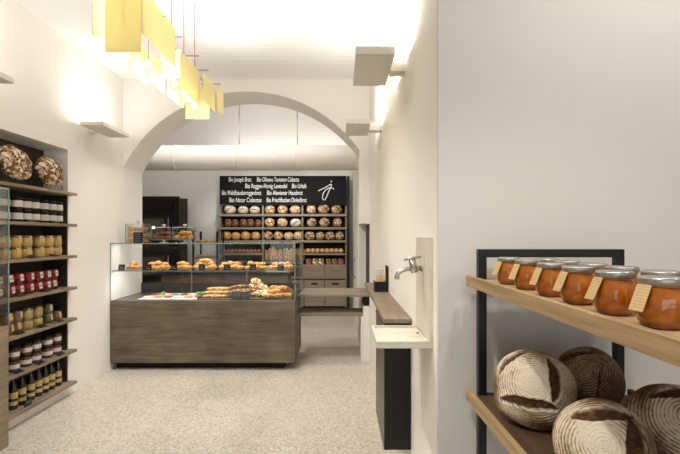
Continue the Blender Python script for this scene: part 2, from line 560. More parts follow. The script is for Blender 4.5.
MB().box(-1.99, 2.59, wy0 + .085, wy0 + .095, .51, 2.59).build('pane', M['glass'], win)

# ------------------------------------------------------------------ duct
d = thing('air_duct', 'thick white round ventilation duct crossing behind the arch', 'duct', (0, 6.2, 2.50))
seg = [(0, -4.38), (.178, -4.38), (.178, XB - .005), (0, XB - .005)]
def cyl_x(mb, x0, x1, r, z=0, y=0, n=32):
    vs = []
    for x in (x0, x1):
        vs.append([mb.b.verts.new((x, y + r * math.cos(2 * math.pi * k / n), z + r * math.sin(2 * math.pi * k / n))) for k in range(n)])
    for k in range(n):
        m_ = (k + 1) % n
        mb.b.faces.new((vs[0][k], vs[0][m_], vs[1][m_], vs[1][k]))
    mb.b.faces.new(vs[0][::-1]); mb.b.faces.new(vs[1])
    return mb
cyl_x(MB(), -4.38, XB - .004, .176).build('pipe', M['duct'], d, True)
for x in (-2.30, -1.42, -.60):
    cyl_x(MB(), x - .015, x + .015, .184).build('collar', M['duct'], d, True)
for x in (-1.42, -.60):
    MB().tube([(x, 0, .17), (x, 0, 1.70)], .008, 8).build('hanger_rod', M['steel'], d)

# ------------------------------------------------------------------ bread shelf at the back
bx0, bx1, by0, by1 = -2.20, .125, 8.00, 8.235
rackB = thing('bread_shelf', 'tall grey oak bread shelf in three bays beneath the black board', 'shelf', (0, 0, 0))
ups = [bx0, -1.42, -.70, bx1 - .03]
mid_y0 = by0
MB().box(bx0, bx1, 8.195, 8.235, .10, 1.97).build('back_panel', M['blackmatt'], rackB)
for u in ups:
    MB().box(u, u + .028, by0 + .01, 8.20, .10, 1.965).build('upright', M['shelf_x'], rackB)
for z in (1.800, 1.560, 1.322):
    MB().box(bx0 - .03, bx1 - .0, by0 - .02, 8.195, z - .042, z).build('shelf', M['shelf_x'], rackB, bevel=.003)
for (a, b_, z) in ((bx0 - .02, -1.40, 1.085), (-1.40, -.69, .93), (-.69, bx1, 1.085), (bx0, -.69, .85), (bx0, bx1, .655)):
    MB().box(a, b_, by0 - .012, 8.195, z - .032, z).build('shelf', M['shelf_x'], rackB, bevel=.003)
MB().box(-.86, -.84, by0 + .01, 8.19, .93, 1.28).build('upright', M['shelf_x'], rackB)
MB().box(bx1 + .001, bx1 + .045, by0 - .01, 8.235, .03, 2.49).build('side_panel', M['blackmatt'], rackB)
MB().box(bx0, bx1, by0 + .03, 8.19, .03, .10).build('plinth', M['blackmatt'], rackB)
# drawers across the foot
for i in range(6):
    x0 = bx0 + .03 + i * .379
    dr = MB().box(x0 + .004, x0 + .374, by0 - .01, 8.18, .39, .60).build('drawer', M['shelf_x'], rackB, bevel=.003)
    MB().box(x0 + .13, x0 + .25, by0 - .016, by0 - .006, .515, .55).build('handle_slot', M['black'], dr)
    MB().box(x0 + .004, x0 + .374, by0 - .01, 8.18, .125, .375).build('drawer', M['shelf_x'], rackB, bevel=.003)
# open boxes above
boxm = MB()
crate = thing('bread_crate', '', 'crate')
MB().box(0, .385, 0, .015, 0, .225).box(0, .385, .17, .18, 0, .225).box(0, .012, .015, .17, 0, .225).box(.373, .385, .015, .17, 0, .225).box(.012, .373, .015, .17, 0, .02).build('crate_body', M['shelf_x'], crate)
mk = Maker(crate)
mk.put((-.668, 8.0, .656), 'open grey oak crate of small dark loaves beside the centre bay', 'bread crates on the bread shelf')
mk.put((-.278, 8.0, .656), 'open grey oak crate of small brown loaves at the tap wall end', 'bread crates on the bread shelf')

# black board with the list of breads
bd = thing('bread_board', 'black board with white handwritten list of breads above the shelf', 'sign', (0, 7.985, 0))
MB().box(-2.185, .115, 0, .03, 1.966, 2.492).build('board_panel', M['board'], bd)

def text(body, x0, x1, zc, h, y, parent, m):
    cu = bpy.data.curves.new('lettering', 'FONT')
    cu.body = body
    cu.size = 1
    cu.extrude = 0
    cu.offset = .004
    cu.align_x = 'LEFT'
    o = bpy.data.objects.new('tmp', cu)
    C.objects.link(o)
    bpy.context.view_layer.update()
    dg = bpy.context.evaluated_depsgraph_get()
    me = bpy.data.meshes.new_from_object(o.evaluated_get(dg))
    bpy.data.objects.remove(o)
    xs = [v.co.x for v in me.vertices]
    mn, mx = min(xs), max(xs)
    for v in me.vertices:
        px, pz = v.co.x, v.co.y
        v.co = (x0 + (px - mn) / (mx - mn) * (x1 - x0) + pz * h * .04, y, zc + (pz - .36) * h)
    me.materials.clear()
    me.materials.append(m)
    q = bpy.data.objects.new('lettering', me)
    C.objects.link(q)
    q.parent = parent
    return q
def bX(px): return (px - 340) * 7.985 / F
def bZ(py): return 1.4 - (py - 236) * 7.985 / F
for (s_, a, b_, y) in [('Bio Joseph Brot', 228.8, 251.3, 179.3), ('Bio Olivano Tomaten Ciabatta', 257, 299, 179.3),
                       ('Bio Roggen-Honig Lavendel', 245.3, 287, 185.8), ('Bio Urlaib', 292, 306.2, 185.8),
                       ('Bio WaldStaudenroggenbrot', 222, 261.2, 192.6), ('Bio Altwiener Hausbrot', 267, 302.6, 192.6),
                       ('Bio Natur Ciabattas', 229.4, 261.4, 199.8), ('Bio Frischflocken Dinkelbrot', 266.7, 306.6, 199.8)]:
    text(s_, bX(a), bX(b_), bZ(y), .116, -.003, bd, M['chalk'])
def l8(x, y): return (bX(280 + x / 7.5625), -.006, bZ(170 + y / 7.5625))
jp = [(290, 158), (340, 134), (385, 108), (386, 124), (365, 172), (345, 218), (334, 226), (322, 214), (326, 180), (348, 150), (384, 134), (414, 150)]
sp = []
for i in range(len(jp) - 1):
    p0, p1, p2, p3 = jp[max(i - 1, 0)], jp[i], jp[i + 1], jp[min(i + 2, len(jp) - 1)]
    for t in (0, .25, .5, .75):
        sp.append(tuple(.5 * (2 * p1[k] + (p2[k] - p0[k]) * t + (2 * p0[k] - 5 * p1[k] + 4 * p2[k] - p3[k]) * t * t + (3 * p1[k] - p0[k] - 3 * p2[k] + p3[k]) * t ** 3) for k in (0, 1)))
MB().tube([l8(*p) for p in sp], .008, 6).build('logo_stroke', M['chalk'], bd)
MB().lathe([(0, -.015), (.013, -.008), (.013, .008), (0, .015)], 12, l8(388, 87)).build('logo_dot', M['chalk'], bd, True)

# ------------------------------------------------------------------ loaves on the bread shelf
random.seed(4)
def loafproto(name, mt, r, seed, amp=.12, score=False, flat=-.8, fr=2.0):
    t = thing(name, '', 'bread')
    MB().lump((0, 0, r[2] * .92), r, seed, amp, fr, 3, flat * r[2]).build('crust', M[mt], t, True)
    if score:
        MB().lump((0, -r[1] * .93, r[2] * .98), (r[0] * .62, r[1] * .12, r[2] * .10), seed, .1, 2, 2, rot=Matrix.Rotation(R(score), 3, 'Y').to_euler()).build('score', M['score'], t, True)
    return t
s55 = 55.0
def sx(px): return (px - 340) / s55
kinds = {
    'w1': ('heavily floured white loaf', Maker(loafproto('floured_loaf', 'crust_white', (.108, .09, .092), 1, .08, -35))),
    'w2': ('heavily floured white loaf', Maker(loafproto('floured_loaf', 'crust_white', (.098, .09, .085), 2, .08, -22))),
    'w3': ('heavily floured white loaf', Maker(loafproto('floured_loaf', 'crust_white', (.10, .09, .084), 3, .08, -2))),
    'p1': ('pale floured crusty loaf', Maker(loafproto('round_loaf', 'crust_pale', (.104, .09, .092), 5, .14))),
    'p2': ('pale floured crusty loaf', Maker(loafproto('round_loaf', 'crust_pale', (.098, .09, .098), 8, .14))),
    'm1': ('mottled floured rye loaf', Maker(loafproto('rye_loaf', 'crust_mix', (.097, .09, .097), 11, .12))),
    'm2': ('mottled floured rye loaf', Maker(loafproto('rye_loaf', 'crust_mix', (.102, .09, .10), 12, .12))),
    'g1': ('plain golden round loaf', Maker(loafproto('round_loaf', 'crust_gold', (.090, .085, .088), 14, .1))),
    'b1': ('dark brown oval loaf', Maker(loafproto('oval_loaf', 'crust_brown', (.068, .085, .082), 17, .12))),
}
rows = [
    (1.800, 'top', [('left', [(229, 'w1', 1), (242.2, 'w2', .97), (254, 'w3', .97)]), ('centre', [(269.3, 'p1', 1.0), (282, 'p2', .98), (295, 'p1', 1.0)]), ('tap', [(311, 'p2', .98), (323.6, 'm2', 1.1), (336.5, 'm1', 1.03)])]),
    (1.560, 'second', [('left', [(227, 'b1', 1), (234, 'b1', .95), (242.5, 'b1', 1), (249.6, 'b1', 1), (257.5, 'b1', .92)]), ('centre', [(269, 'p2', .97), (281.8, 'p1', 1.0), (295.3, 'w1', .95)]), ('tap', [(311.6, 'm1', .95), (324.5, 'm2', .96), (337.4, 'm1', .93)])]),
    (1.322, 'third', [('left', [(225.5, 'g1', 1), (235, 'g1', .95), (244.8, 'g1', 1.02), (255, 'g1', 1)]), ('centre', [(267.6, 'm1', .95), (277.8, 'p2', .93), (288.2, 'p1', .9), (298.3, 'p2', .95)]), ('tap', [(309.5, 'm1', .93), (319.8, 'm2', .86), (329.8, 'm1', .9), (339.6, 'm2', .872)])]),
]
BAY = {'left': 'oven side', 'centre': 'centre', 'tap': 'tap side'}
for z, rn, bays in rows:
    for bay, ls in bays:
        for i, (px, k, s_) in enumerate(ls):
            nm, mk = kinds[k]
            o = mk.put((sx(px), 8.085, z), f'{nm}, {ORD[i]} from oven side, {BAY[bay]} bay, {rn} shelf row',
                       'loaves on the bread shelf', (0, 0, random.uniform(-.4, .4) if k[0] in 'w' else (random.uniform(-.15, .15) if k[0] == 'b' else random.uniform(-1.3, 1.3))), s_)
            if k[0] == 'w': o.rotation_euler.z *= .3
rollm = Maker(loafproto('bread_roll', 'crust_brown', (.041, .05, .036), 21, .1))
for i in range(10):
    rollm.put((sx(223.5 + i * 3.85), 8.06, 1.085), f'small brown roll, {ORD[i]} from the oven side, below the golden loaves', 'rolls in the oven side bay')
rollg = Maker(loafproto('bread_roll', 'crust_gold', (.052, .06, .046), 22, .1))
for i in range(8):
    rollg.put((sx(308 + i * 4.7), 8.07, 1.085), f'golden roll, {ORD[i]} of the row from the oven side, above the oak crates', 'rolls in the tap side bay')
# baguettes standing
bag = thing('baguette', '', 'baguette')
MB().tube([(0, 0, 0), (0, 0, .03), (.003, 0, .12), (0, 0, .22), (0, 0, .27), (0, 0, .285)], [.012, .022, .028, .026, .016, .004], 10).build('crust', M['pale_pastry'], bag, True)
bg = Maker(bag)
random.seed(9)
for i in range(15):
    px = 266 + i * 2.5 if i < 11 else 295.5 + (i - 11) * 2.45
    bg.put((sx(px), 8.06 + random.uniform(0, .05), .932), f'upright baguette, {ORD[i]} from the oven side in the centre bay', 'baguettes standing in the centre bay',
           (R(-4), R(random.uniform(-2, 2)), random.uniform(0, 6)), (random.uniform(.85, 1), 1, random.uniform(.78, 1.0)))
darkl = Maker(loafproto('dark_loaf', 'crust_brown', (.085, .085, .05), 31, .1))
for i, px in enumerate((228, 239, 250)):
    darkl.put((sx(px), 8.08, .852), f'flat dark loaf, {ORD[i]} from the oven side on the lowest open shelf', 'dark loaves low in the oven side bay')
def boxloaf(mt, seed):
    t = thing('tin_loaf', '', 'bread')
    MB().box(-.05, .05, -.06, .06, 0, .285).build('crust', M[mt], t, True, bevel=.022)
    return t
tb, tw = Maker(boxloaf('crust_brown', 3)), Maker(boxloaf('crust_mix', 4))
for i, (px, k) in enumerate([(308.5, 'b'), (315, 'w'), (321, 'w'), (328.6, 'b'), (334.8, 'b'), (341, 'b')]):
    (tb if k == 'b' else tw).put((sx(px), 8.085, .70), f'small upright {"dark" if k == "b" else "floured"} loaf, {ORD[i]} from the oven side in the oak crates', 'loaves in the oak crates')

# ------------------------------------------------------------------ oven, trolley and back counter
ov = thing('baking_oven', 'tall black baking oven standing against the far wall behind the counter', 'oven', (-3.20, 7.3, 0))
MB().box(-.75, .42, .061, .7, 0.02, 2.06).build('housing', M['blackmatt'], ov)
MB().box(-.75, .52, .02, .06, 0.02, 2.06).build('front_panel', M['blackmatt'], ov)
MB().prism([(.521, .02), (.63, .12), (.44, .32), (.421, .32), (.421, .061), (.521, .061)], .02, 2.03, 'z').build('side_panel', mat('dark_grey_steel', srgb(58, 52, 46), .5, .3), ov)
for k, z in enumerate((1.34, .72)):
    dr = MB().box(-.25, .42, -.02, .019, z, z + .42).build('door', M['black'], ov, bevel=.006)
    MB().box(-.18, .30, -.027, -.018, z + .05, z + .34).build('pane', M['ovenglass'], dr)
    MB().tube([(.37, -.05, z + .06), (.37, -.05, z + .36)], .012, 8).build('door_handle', M['steel'], dr)
    MB().lathe([(0, -.02), (.022, -.01), (.022, .01), (0, .02)], 12, (.12, -.034, z + .2)).build('lamp', M['dimlamp'], dr, True)
MB().box(-.25, .42, -.012, .019, 1.86, 1.96).build('control_panel', M['black'], ov)
tr = thing('bakery_rack', 'open rack with black posts and oak shelves beside the bread shelf', 'rack', (-2.47, 7.35, 0))
for x in (.0, .40):
    for y in (0, .4):
        MB().box(x, x + .03, y, y + .03, 0, 1.48).build('post', M['blackmetal'], tr)
for z in (1.26, 1.02, .78, .5, .22):
    MB().box(.03, .40, 0, .43, z, z + .025).build('shelf', M['shelf_x'], tr)
flat = Maker(loafproto('flat_roll', 'pastry', (.055, .06, .024), 41, .1))
for i, (x, z) in enumerate([(.1, 1.286), (.22, 1.286), (.335, 1.286), (.1, 1.046), (.22, 1.046), (.335, 1.046)]):
    flat.put((-2.47 + x, 7.42, z), f'flat golden roll, {ORD[i % 3]} on the {"top" if i < 3 else "second"} shelf of the open black rack', 'rolls on the black rack')
bc = thing('back_counter', 'low dark work counter in front of the bread shelf', 'counter', (-2.75, 6.75, 0))
MB().box(0, 1.95, .04, .5, .06, .80).build('cabinet', M['wood_x'], bc)
MB().box(-.02, 1.97, 0, .52, .80, .84).build('worktop', M['marble'], bc)
MB().box(0, 1.95, .08, .5, 0, .06).build('plinth', M['blackmatt'], bc)
reg = thing('cash_register', 'black cash register on the work counter behind the display case', 'cash register', (-1.36, 6.85, .84))
MB().prism([(-.10, 0), (.10, 0), (.15, .16), (-.15, .16)], 0, .1).build('display', M['black'], reg, bevel=.005)
MB().box(-.12, .12, -.04, .24, 0, .045).build('base', M['blackmetal'], reg)
ptr = thing('paper_stack', 'white stack of wrapping paper on the work counter', 'paper', (-1.12, 6.82, .84))
MB().box(-.03, .33, 0, .3, 0, .09).build('sheets', M['paper'], ptr, bevel=.004)

# ------------------------------------------------------------------ main display counter
cx0, cx1, cy0, cy1 = -2.395, -.469, 4.583, 5.29
ct = thing('display_counter', 'long grey oak bakery counter topped with a two-tier glass case', 'counter', (0, 0, 0))
zt_ = .725
MB().box(cx0, cx1, cy0, cy0 + .03, .077, zt_).box(cx1 - .03, cx1, cy0 + .03, cy1, .077, zt_).box(cx0, cx1 - .03, cy1 - .03, cy1, .077, zt_).box(cx0, cx0 + .03, cy0 + .03, cy1 - .03, .077, zt_).build('body', M['wood_x'], ct, bevel=.003)
MB().box(cx0 + .02, cx1 - .12, cy0 + .10, cy1 - .05, 0, .077).build('plinth', M['blackmatt'], ct)
MB().box(cx0 + .03, cx1 - .03, cy0 + .03, cy1 - .03, .66, .722).build('deck', M['steel'], ct)
MB().box(cx0 + .02, cx1, cy1 - .03, cy1 - .006, zt_, zt_ + .115).build('back_ledge', M['marble'], ct)
ZT, ZM = 1.318, 1.030
gc = [MB().box(cx0, cx1, cy0, cy0 + .006, zt_, ZT), MB().box(cx1 - .006, cx1, cy0 + .006, cy1 - .04, zt_, ZT)]
for g in gc: g.build('glass_pane', M['glass'], ct)
MB().box(cx0, cx1, cy0, cy1 - .04, ZT, ZT + .008).build('glass_top', M['glass'], ct)
MB().box(cx0 + .006, cx1 - .008, cy0 + .03, cy1 - .06, ZM, ZM + .008).build('glass_shelf', M['glass'], ct)
e = MB()
e.box(cx0, cx1 + .002, cy0 - .003, cy0, ZT - .001, ZT + .009)
e.box(cx0, cx0 + .008, cy0 - .003, cy0, zt_, ZT)
e.box(cx1 - .004, cx1 + .004, cy0 - .003, cy0 + .004, zt_, ZT)
e.box(cx1, cx1 + .002, cy0, cy1 - .04, ZT, ZT + .008)
e.box(cx1 - .004, cx1 + .004, cy1 - .046, cy1 - .04, zt_, ZT)
e.build('glass_edge', M['glassedge'], ct)
MB().box(cx0 + .006, cx1 - .008, cy0 + .028, cy0 + .0305, ZM - .001, ZM + .009).build('shelf_edge', M['glassedge'], ct)
for (x) in (-1.75, -1.1):
    MB().tube([(x, cy1 - .1, .70), (x, cy1 - .1, ZM)], .007, 8).build('shelf_post', M['steel'], ct)

# black price cards
def card(name, wd, ht):
    t = thing(name, '', 'price card')
    MB().box(-wd / 2, wd / 2, -.002, .002, 0, ht, rot=Matrix.Rotation(R(-10), 3, 'X')).build('card', M['black'], t)
    MB().box(-wd * .3, wd * .3, -.0055, -.0035, ht * .28, ht * .36).box(-wd * .3, wd * .1, -.009, -.007, ht * .55, ht * .62, ).build('writing', M['tagwhite'], t)
    return t
cards = Maker(card('price_card', .066, .062))
CY = cy0 + .06
def Xc(px, y): return (px - 340) * y / F
for i, px in enumerate((121.7, 148.3, 174.2, 202, 227, 253, 280.6)):
    cards.put((Xc(px, CY), CY, ZM + .008), f'black price card on the glass shelf, {ORD[i]} from the white wall end', 'price cards on the glass shelf')
# pastries in piles on the glass shelf
pas = [Maker(loafproto('golden_pastry', 'pastry', r_, sd, .16)) for r_, sd in (((.052, .04, .030), 51), ((.045, .045, .034), 52), ((.058, .036, .028), 53))]
random.seed(12)
piles = [(128.5, 140, 1), (148, 169.5, 2), (177, 190, 1.6), (195, 215.5, 3), (219.5, 241.5, 1.8), (245.5, 267.5, 1.8), (271, 292.5, 1.6)]
pname = ['small pastry', 'croissant', 'bun']
for pi, (a, b_, lv) in enumerate(piles):
    k = 0
    for (yy, zz, n_, sh) in ((4.72, ZM + .008, 5 if b_ - a > 15 else 4, 0), (4.76, ZM + .044, 3 if lv >= 1.6 else 1, 2.2), (4.76, ZM + .078, 2 if lv >= 3 else 0, 5)):
        for j in range(n_):
            t_ = (j + .5) / n_
            px = a + sh + (b_ - a - 2 * sh) * t_
            pas[(k + pi) % 3].put((Xc(px, yy), yy + random.uniform(-.015, .015), zz),
                f'golden pastry, {ORD[k]} in the {ORD[pi]} heap from the white wall, glass shelf', 'pastries on the glass shelf', (0, random.uniform(-.2, .2), random.uniform(-1, 1)), random.uniform(.76, .92))
            k += 1
# trays under them
tray = thing('serving_tray', '', 'tray')
MB().box(-.14, .14, 0, .19, 0, .006).build('plate', M['paper'], tray)
# (flat papers on the lower deck)
pl = Maker(tray)
pl.put((-1.98, 4.67, .724), 'white tray with filled rolls and salad, on the lower deck by the white wall', 'white trays on the lower deck', scale=(1.20, 2.6, 1))
pl.put((-1.64, 4.67, .724), 'white tray with lettuce and cheese, on the lower deck beside the baguette box', 'white trays on the lower deck', scale=(1.10, 2.6, 1))
random.seed(3)
def leafy(x, y, z, label, n=7, r=.03):
    t = thing('lettuce_leaf', label, 'lettuce', (x, y, z))
    m_ = MB()
    for i in range(n):
        m_.lump((random.uniform(-r, r) * 1.5, random.uniform(-r, r), .012 + random.uniform(0, .02)), (r * .6, r * .5, .009), i, .5, 4, 2, rot=Matrix.Rotation(random.uniform(-.6, .6), 3, 'X').to_euler())
    m_.build('leaf', M['green'], t, True)
leafy(-1.57, 5.0, .730, 'bright green lettuce garnish beside the baguette box', 9, .045)
leafy(-2.02, 4.98, .730, 'small dark green garnish on the white tray by the wall', 5, .03)
dish = [Maker(loafproto('open_sandwich', k, (.05, .04, .009), 60 + i, .15)) for i, k in enumerate(('paper', 'redpiece', 'pale_pastry'))]
for i in range(12):
    x = -2.10 + (i % 6) * .112; y = 4.80 + (i // 6) * .19
    dish[(i * 2 + i // 6) % 3].put((x, y, .730), f'thin open sandwich, {ORD[i % 6]} from the white wall, {"front" if i < 6 else "rear"} tray row', 'open sandwiches on the white trays', (0, 0, random.uniform(-.5, .5)))
# wooden bread trough with baguettes and croissants
tr2 = thing('bread_trough', 'shallow grey oak trough holding baguettes and croissants inside the counter', 'tray', (0, 0, 0))
MB().box(-1.50, -.52, 4.66, 5.20, .724, .734).build('base', M['wood_x'], tr2)
MB().box(-1.50, -.52, 5.19, 5.21, .734, .775).box(-1.515, -1.50, 4.66, 5.21, .724, .76).box(-.52, -.505, 4.66, 5.21, .724, .78).build('rim', M['wood_x'], tr2)
fb = thing('flat_baguette', '', 'baguette')
MB().lump((0, 0, .02), (.17, .032, .022), 71, .12, 1.6, 3, -.018).build('crust', M['pale_pastry'], fb, True)
fbm = Maker(fb)
for i in range(9):
    row, lay = i % 4, i // 4
    fbm.put((-1.33 + lay * .015, 4.72 + row * .085 + lay * .04, .734 + lay * .036), f'pale long baguette, {ORD[i % 4]} from the glass in the {["bottom", "middle", "top"][lay]} layer of the trough', 'baguettes lying in the trough', (0, 0, R(10 + random.uniform(-4, 4))), (.9, 1, 1))
M['crust_stick'] = crust('dark_floured_crust', srgb(212, 184, 146), srgb(150, 106, 68), srgb(84, 50, 30), 30, .16)
db = thing('seeded_baguette', '', 'baguette')
MB().lump((0, 0, .026), (.15, .036, .028), 75, .15, 2.2, 3, -.022).build('crust', M['crust_stick'], db, True)
dbm = Maker(db)
for i in range(9):
    row, lay = i % 4, i // 4
    dbm.put((-1.13 + row * .055 + lay * .01, 4.80 + lay * .03, .734 + lay * .042), f'dark floured baguette stick, {ORD[row]} from the pale baguettes, {["bottom", "middle", "top"][lay]} layer', 'floured sticks in the trough', (R(8), 0, R(52 + random.uniform(-8, 8))), (.95, .62, .9))
rk = Maker(loafproto('small_floured_loaf', 'crust_pale', (.055, .05, .04), 81, .25))
for i, (x, y, z) in enumerate([(-.98, 4.95, .734), (-.90, 4.97, .734), (-.98, 4.97, .80), (-.925, 4.99, .807), (-.95, 4.95, .85), (-.89, 4.80, .734), (-.83, 4.86, .734), (-.86, 4.95, .782), (-.80, 4.76, .734)]):
    rk.put((x, y, z), f'small floured bun, {ORD[i]} upward in the heap behind the large sign', 'floured buns heaped behind the black sign', (0, 0, random.uniform(0, 6)))
cr = thing('croissant', '', 'croissant')
pts_ = []
for i in range(13):
    a = math.pi * (i / 12) ; pts_.append((.052 * math.cos(a), .035 * math.sin(a), .024))
rs_ = [.007 + .019 * math.sin(math.pi * i / 12) * (1 + .18 * (i % 2)) for i in range(13)]
MB().tube(pts_, rs_, 10).build('crust', M['pastry'], cr, True)
crm = Maker(cr)
random.seed(21)
k = 0
for lay, (nx, ny) in enumerate(((5, 3), (4, 2), (3, 1))):
    for i in range(nx):
        for j in range(ny):
            crm.put((-.76 + lay * .02 + i * .052 + random.uniform(-.008, .008), 4.72 + j * .10 + lay * .04, .734 + lay * .036 + random.uniform(0, .006)),
                    f'golden croissant, {ORD[i]} across, {ORD[j]} back, {["bottom", "middle", "top"][lay]} layer of the heap', 'croissants heaped in the trough',
                    (0, R(random.uniform(-12, 12)), random.uniform(0, 6.28)), random.uniform(.95, 1.12))
            k += 1
sg = thing('product_sign', 'large black sign with white writing leaning between baguettes and buns', 'sign', (-1.05, 4.66, .734))
MB().box(-.10, .10, 0, .006, 0, .075, rot=Matrix.Rotation(R(-14), 3, 'X')).build('panel', mat('slate_grey', srgb(62, 60, 58), .6), sg)
m_ = MB()
for r_ in range(3):
    m_.box(-.085, -.01, -.008 + r_ * .004, -.006 + r_ * .004, .018 + r_ * .018, .022 + r_ * .018).box(.012, .085, -.008 + r_ * .004, -.006 + r_ * .004, .018 + r_ * .018, .022 + r_ * .018)
m_.build('writing', M['tagwhite'], sg)

# glass boxes of biscuits on the case
def gbox(name, label, x, wd, ht, dp=.16, y=4.72, foot=.03):
    t = thing(name, label, 'glass box', (x, y, ZT + .008))
    if foot:
        MB().lathe([(.0, 0), (.05, 0), (.05, .005), (.012, .010), (.012, foot - .004), (.06, foot), (0, foot)], 16, (0, dp / 2, 0)).build('foot', M['crystal'], t, True)
    g = MB()
    g.box(-wd / 2, wd / 2, 0, .004, foot, foot + ht).box(-wd / 2, wd / 2, dp - .004, dp, foot, foot + ht)
    g.box(-wd / 2, -wd / 2 + .004, .004, dp - .004, foot, foot + ht).box(wd / 2 - .004, wd / 2, .004, dp - .004, foot, foot + ht)
    g.box(-wd / 2, wd / 2, 0, dp, foot, foot + .004)
    g.build('case', M['glass'], t)
    e_ = MB()
    for sx_ in (-1, 1):
        x_ = sx_ * wd / 2
        e_.box(x_ - .002, x_ + .002, -.002, .002, foot, foot + ht)
    e_.box(-wd / 2, wd / 2, -.002, .002, foot, foot + .005)
    e_.build('case_edge', M['glassedge'], t)
    lid = MB().box(-wd / 2 - .004, wd / 2 + .004, -.004, dp + .004, foot + ht, foot + ht + .006).build('lid', M['glass'], t)
    MB().box(-wd / 2 - .004, wd / 2 + .004, -.006, -.004, foot + ht, foot + ht + .006).build('lid_edge', M['crystal'], lid)
    MB().lathe([(0, 0), (.012, 0), (.010, .012), (.024, .022), (.022, .03), (0, .032)], 14, (0, dp / 2, foot + ht + .006)).build('knob', M['crystal'], lid, True)
    return t
gbox('glass_biscuit_box', 'tall glass box of layered biscuits on the case beside the white wall', Xc(136, 4.75), .20, .20, .17, 4.72, 0)
gbox('glass_biscuit_box', 'small footed glass box of chocolate biscuits on the case', Xc(162, 4.75), .20, .135)
gbox('glass_biscuit_box', 'small footed glass box of pale biscuits at the end of the row', Xc(183.3, 4.75), .20, .135)
chm = Maker(loafproto('chocolate_biscuit', 'choc', (.034, .034, .015), 91, .2))
pbm = Maker(loafproto('pale_biscuit', 'pastry', (.036, .036, .017), 92, .2))
for mk_, x0, nm in ((chm, Xc(162, 4.75), 'chocolate'), (pbm, Xc(183.3, 4.75), 'pale')):
    for i in range(8):
        lay = i // 5
        xx = x0 - .062 + (i % 5) * .031 + lay * .031
        mk_.put((xx, 4.76 + (i % 2) * .045, ZT + .044 + lay * .044), f'{nm} biscuit, {ORD[i % 5]} from the white wall, {"upper" if lay else "lower"} layer, footed glass box', f'{nm} biscuits in the footed glass box', (0, 0, i), (1.1, 1.1, 1.5))
sl = thing('biscuit_slice', '', 'biscuit')
MB().box(-.04, .04, -.05, .05, 0, .02).build('slice', M['pastry'], sl, bevel=.006)
slm = Maker(sl)
for i in range(6):
    slm.put((Xc(136, 4.75) - .044 + (i % 2) * .088, 4.80, ZT + .016 + (i // 2) * .058), f'golden biscuit slice, {["wall", "oven"][i % 2]} side stack, {ORD[i // 2]} layer from the glass floor', 'biscuit slices in the tall glass box', scale=(1.05, 1.2, 2.2))
ps = thing('product_sign', 'black sign with small writing before the tall glass biscuit box', 'sign', (Xc(138, 4.66), 4.66, ZT + .008))
MB().box(-.05, .05, 0, .005, 0, .115).build('panel', M['black'], ps)
m_ = MB()
for r_ in range(4):
    m_.box(-.036, .036 - .01 * (r_ % 2), -.002, 0, .02 + r_ * .024, .024 + r_ * .024)
m_.build('writing', M['tagwhite'], ps)

# ------------------------------------------------------------------ flap shelves between the counter and the tap wall
fl = thing('counter_flap', 'wide grey oak flap bridging the counter and the tap wall', 'shelf', (0, 0, 0))
MB().prism([(-.463, 4.93), (.327, 4.93), (.327, 5.54), (-.463, 5.54)], .718, .746, 'z').build('board', M['shelf_x'], fl, bevel=.003)
fl2 = thing('lower_flap_shelf', 'narrower grey oak shelf below the counter flap', 'shelf', (0, 0, 0))
MB().box(-.463, .255, 4.93, 5.30, .50, .533).build('board', M['shelf_x'], fl2, bevel=.003)
MB().box(.235, .258, 4.93, 5.30, .0, .50).build('support_panel', M['white'], fl2)
bb = thing('dark_bag', 'black folded bag on the low white wall under the flap', 'bag', (.265, 4.96, .612))
MB().prism([(0, 0), (.058, 0), (.058, .08), (.0, .10)], 0, .3).build('bag_body', M['blackmatt'], bb, bevel=.006)

# ------------------------------------------------------------------ ledge, basin, cabinet, tap, holder
lg = thing('wall_ledge', 'long narrow grey oak ledge along the tap wall', 'shelf', (0, 0, 0))
MB().box(.20, XR, 2.01, 3.58, 1.000, 1.021).build('board', M['wood_y'], lg, bevel=.002)
cb = thing('wall_cabinet', 'narrow black cabinet hung on the wall beneath the ledge and basin', 'cabinet', (0, 0, 0))
MB().box(.207, XR, 2.045, 2.50, .405, .985).build('cabinet_body', M['bronze'], cb, bevel=.002)
MB().box(.204, .207, 2.045, 2.50, .405, .985).build('side_panel', mat('brown_side_reflection', srgb(96, 84, 70), .4), cb)  # reflection on the black side, put into the colour of a thin sheet
bs = thing('stone_basin', 'pale limestone basin slab with tall splashback below the tap', 'basin', (0, 0, 0))
bp = [(.13, 1.56), (.319, 1.56), (.319, 1.845), (.13, 1.845)]
MB().box(.13, XR - .001, 1.56, 1.845, 1.001, 1.018).box(.13, XR, 1.56, 1.572, 1.018, 1.026).box(.13, .142, 1.572, 1.845, 1.018, 1.026).box(.142, XR, 1.835, 1.845, 1.018, 1.026)\
    .prism([(.142, 1.572), (.30, 1.572), (.30, 1.79), (.142, 1.80)], 1.018, 1.0245, 'z').box(.30, XR, 1.572, 1.62, 1.018, 1.0245).build('basin_slab', M['stone'], bs, bevel=.0015)
MB().box(.318, XR, 1.560, 1.845, 1.026, 1.395).build('splashback', M['stone'], bs, bevel=.001)
MB().lathe([(0, 0), (.006, 0), (.006, .002), (0, .002)], 12, (.30, 1.70, 1.0246)).build('drain', M['blackmatt'], bs)
tp = thing('wall_tap', 'brushed steel lever tap on the limestone splashback', 'tap', (.318, 1.70, 1.275))
def hz(pts, r, name, m='chrome', n=14): return MB().tube(pts, r, n).build(name, M[m], tp, True)
hz([(0, 0, 0), (-.004, 0, 0)], .013, 'rosette')
hz([(-.004, 0, 0), (-.055, 0, 0)], .0095, 'inlet')
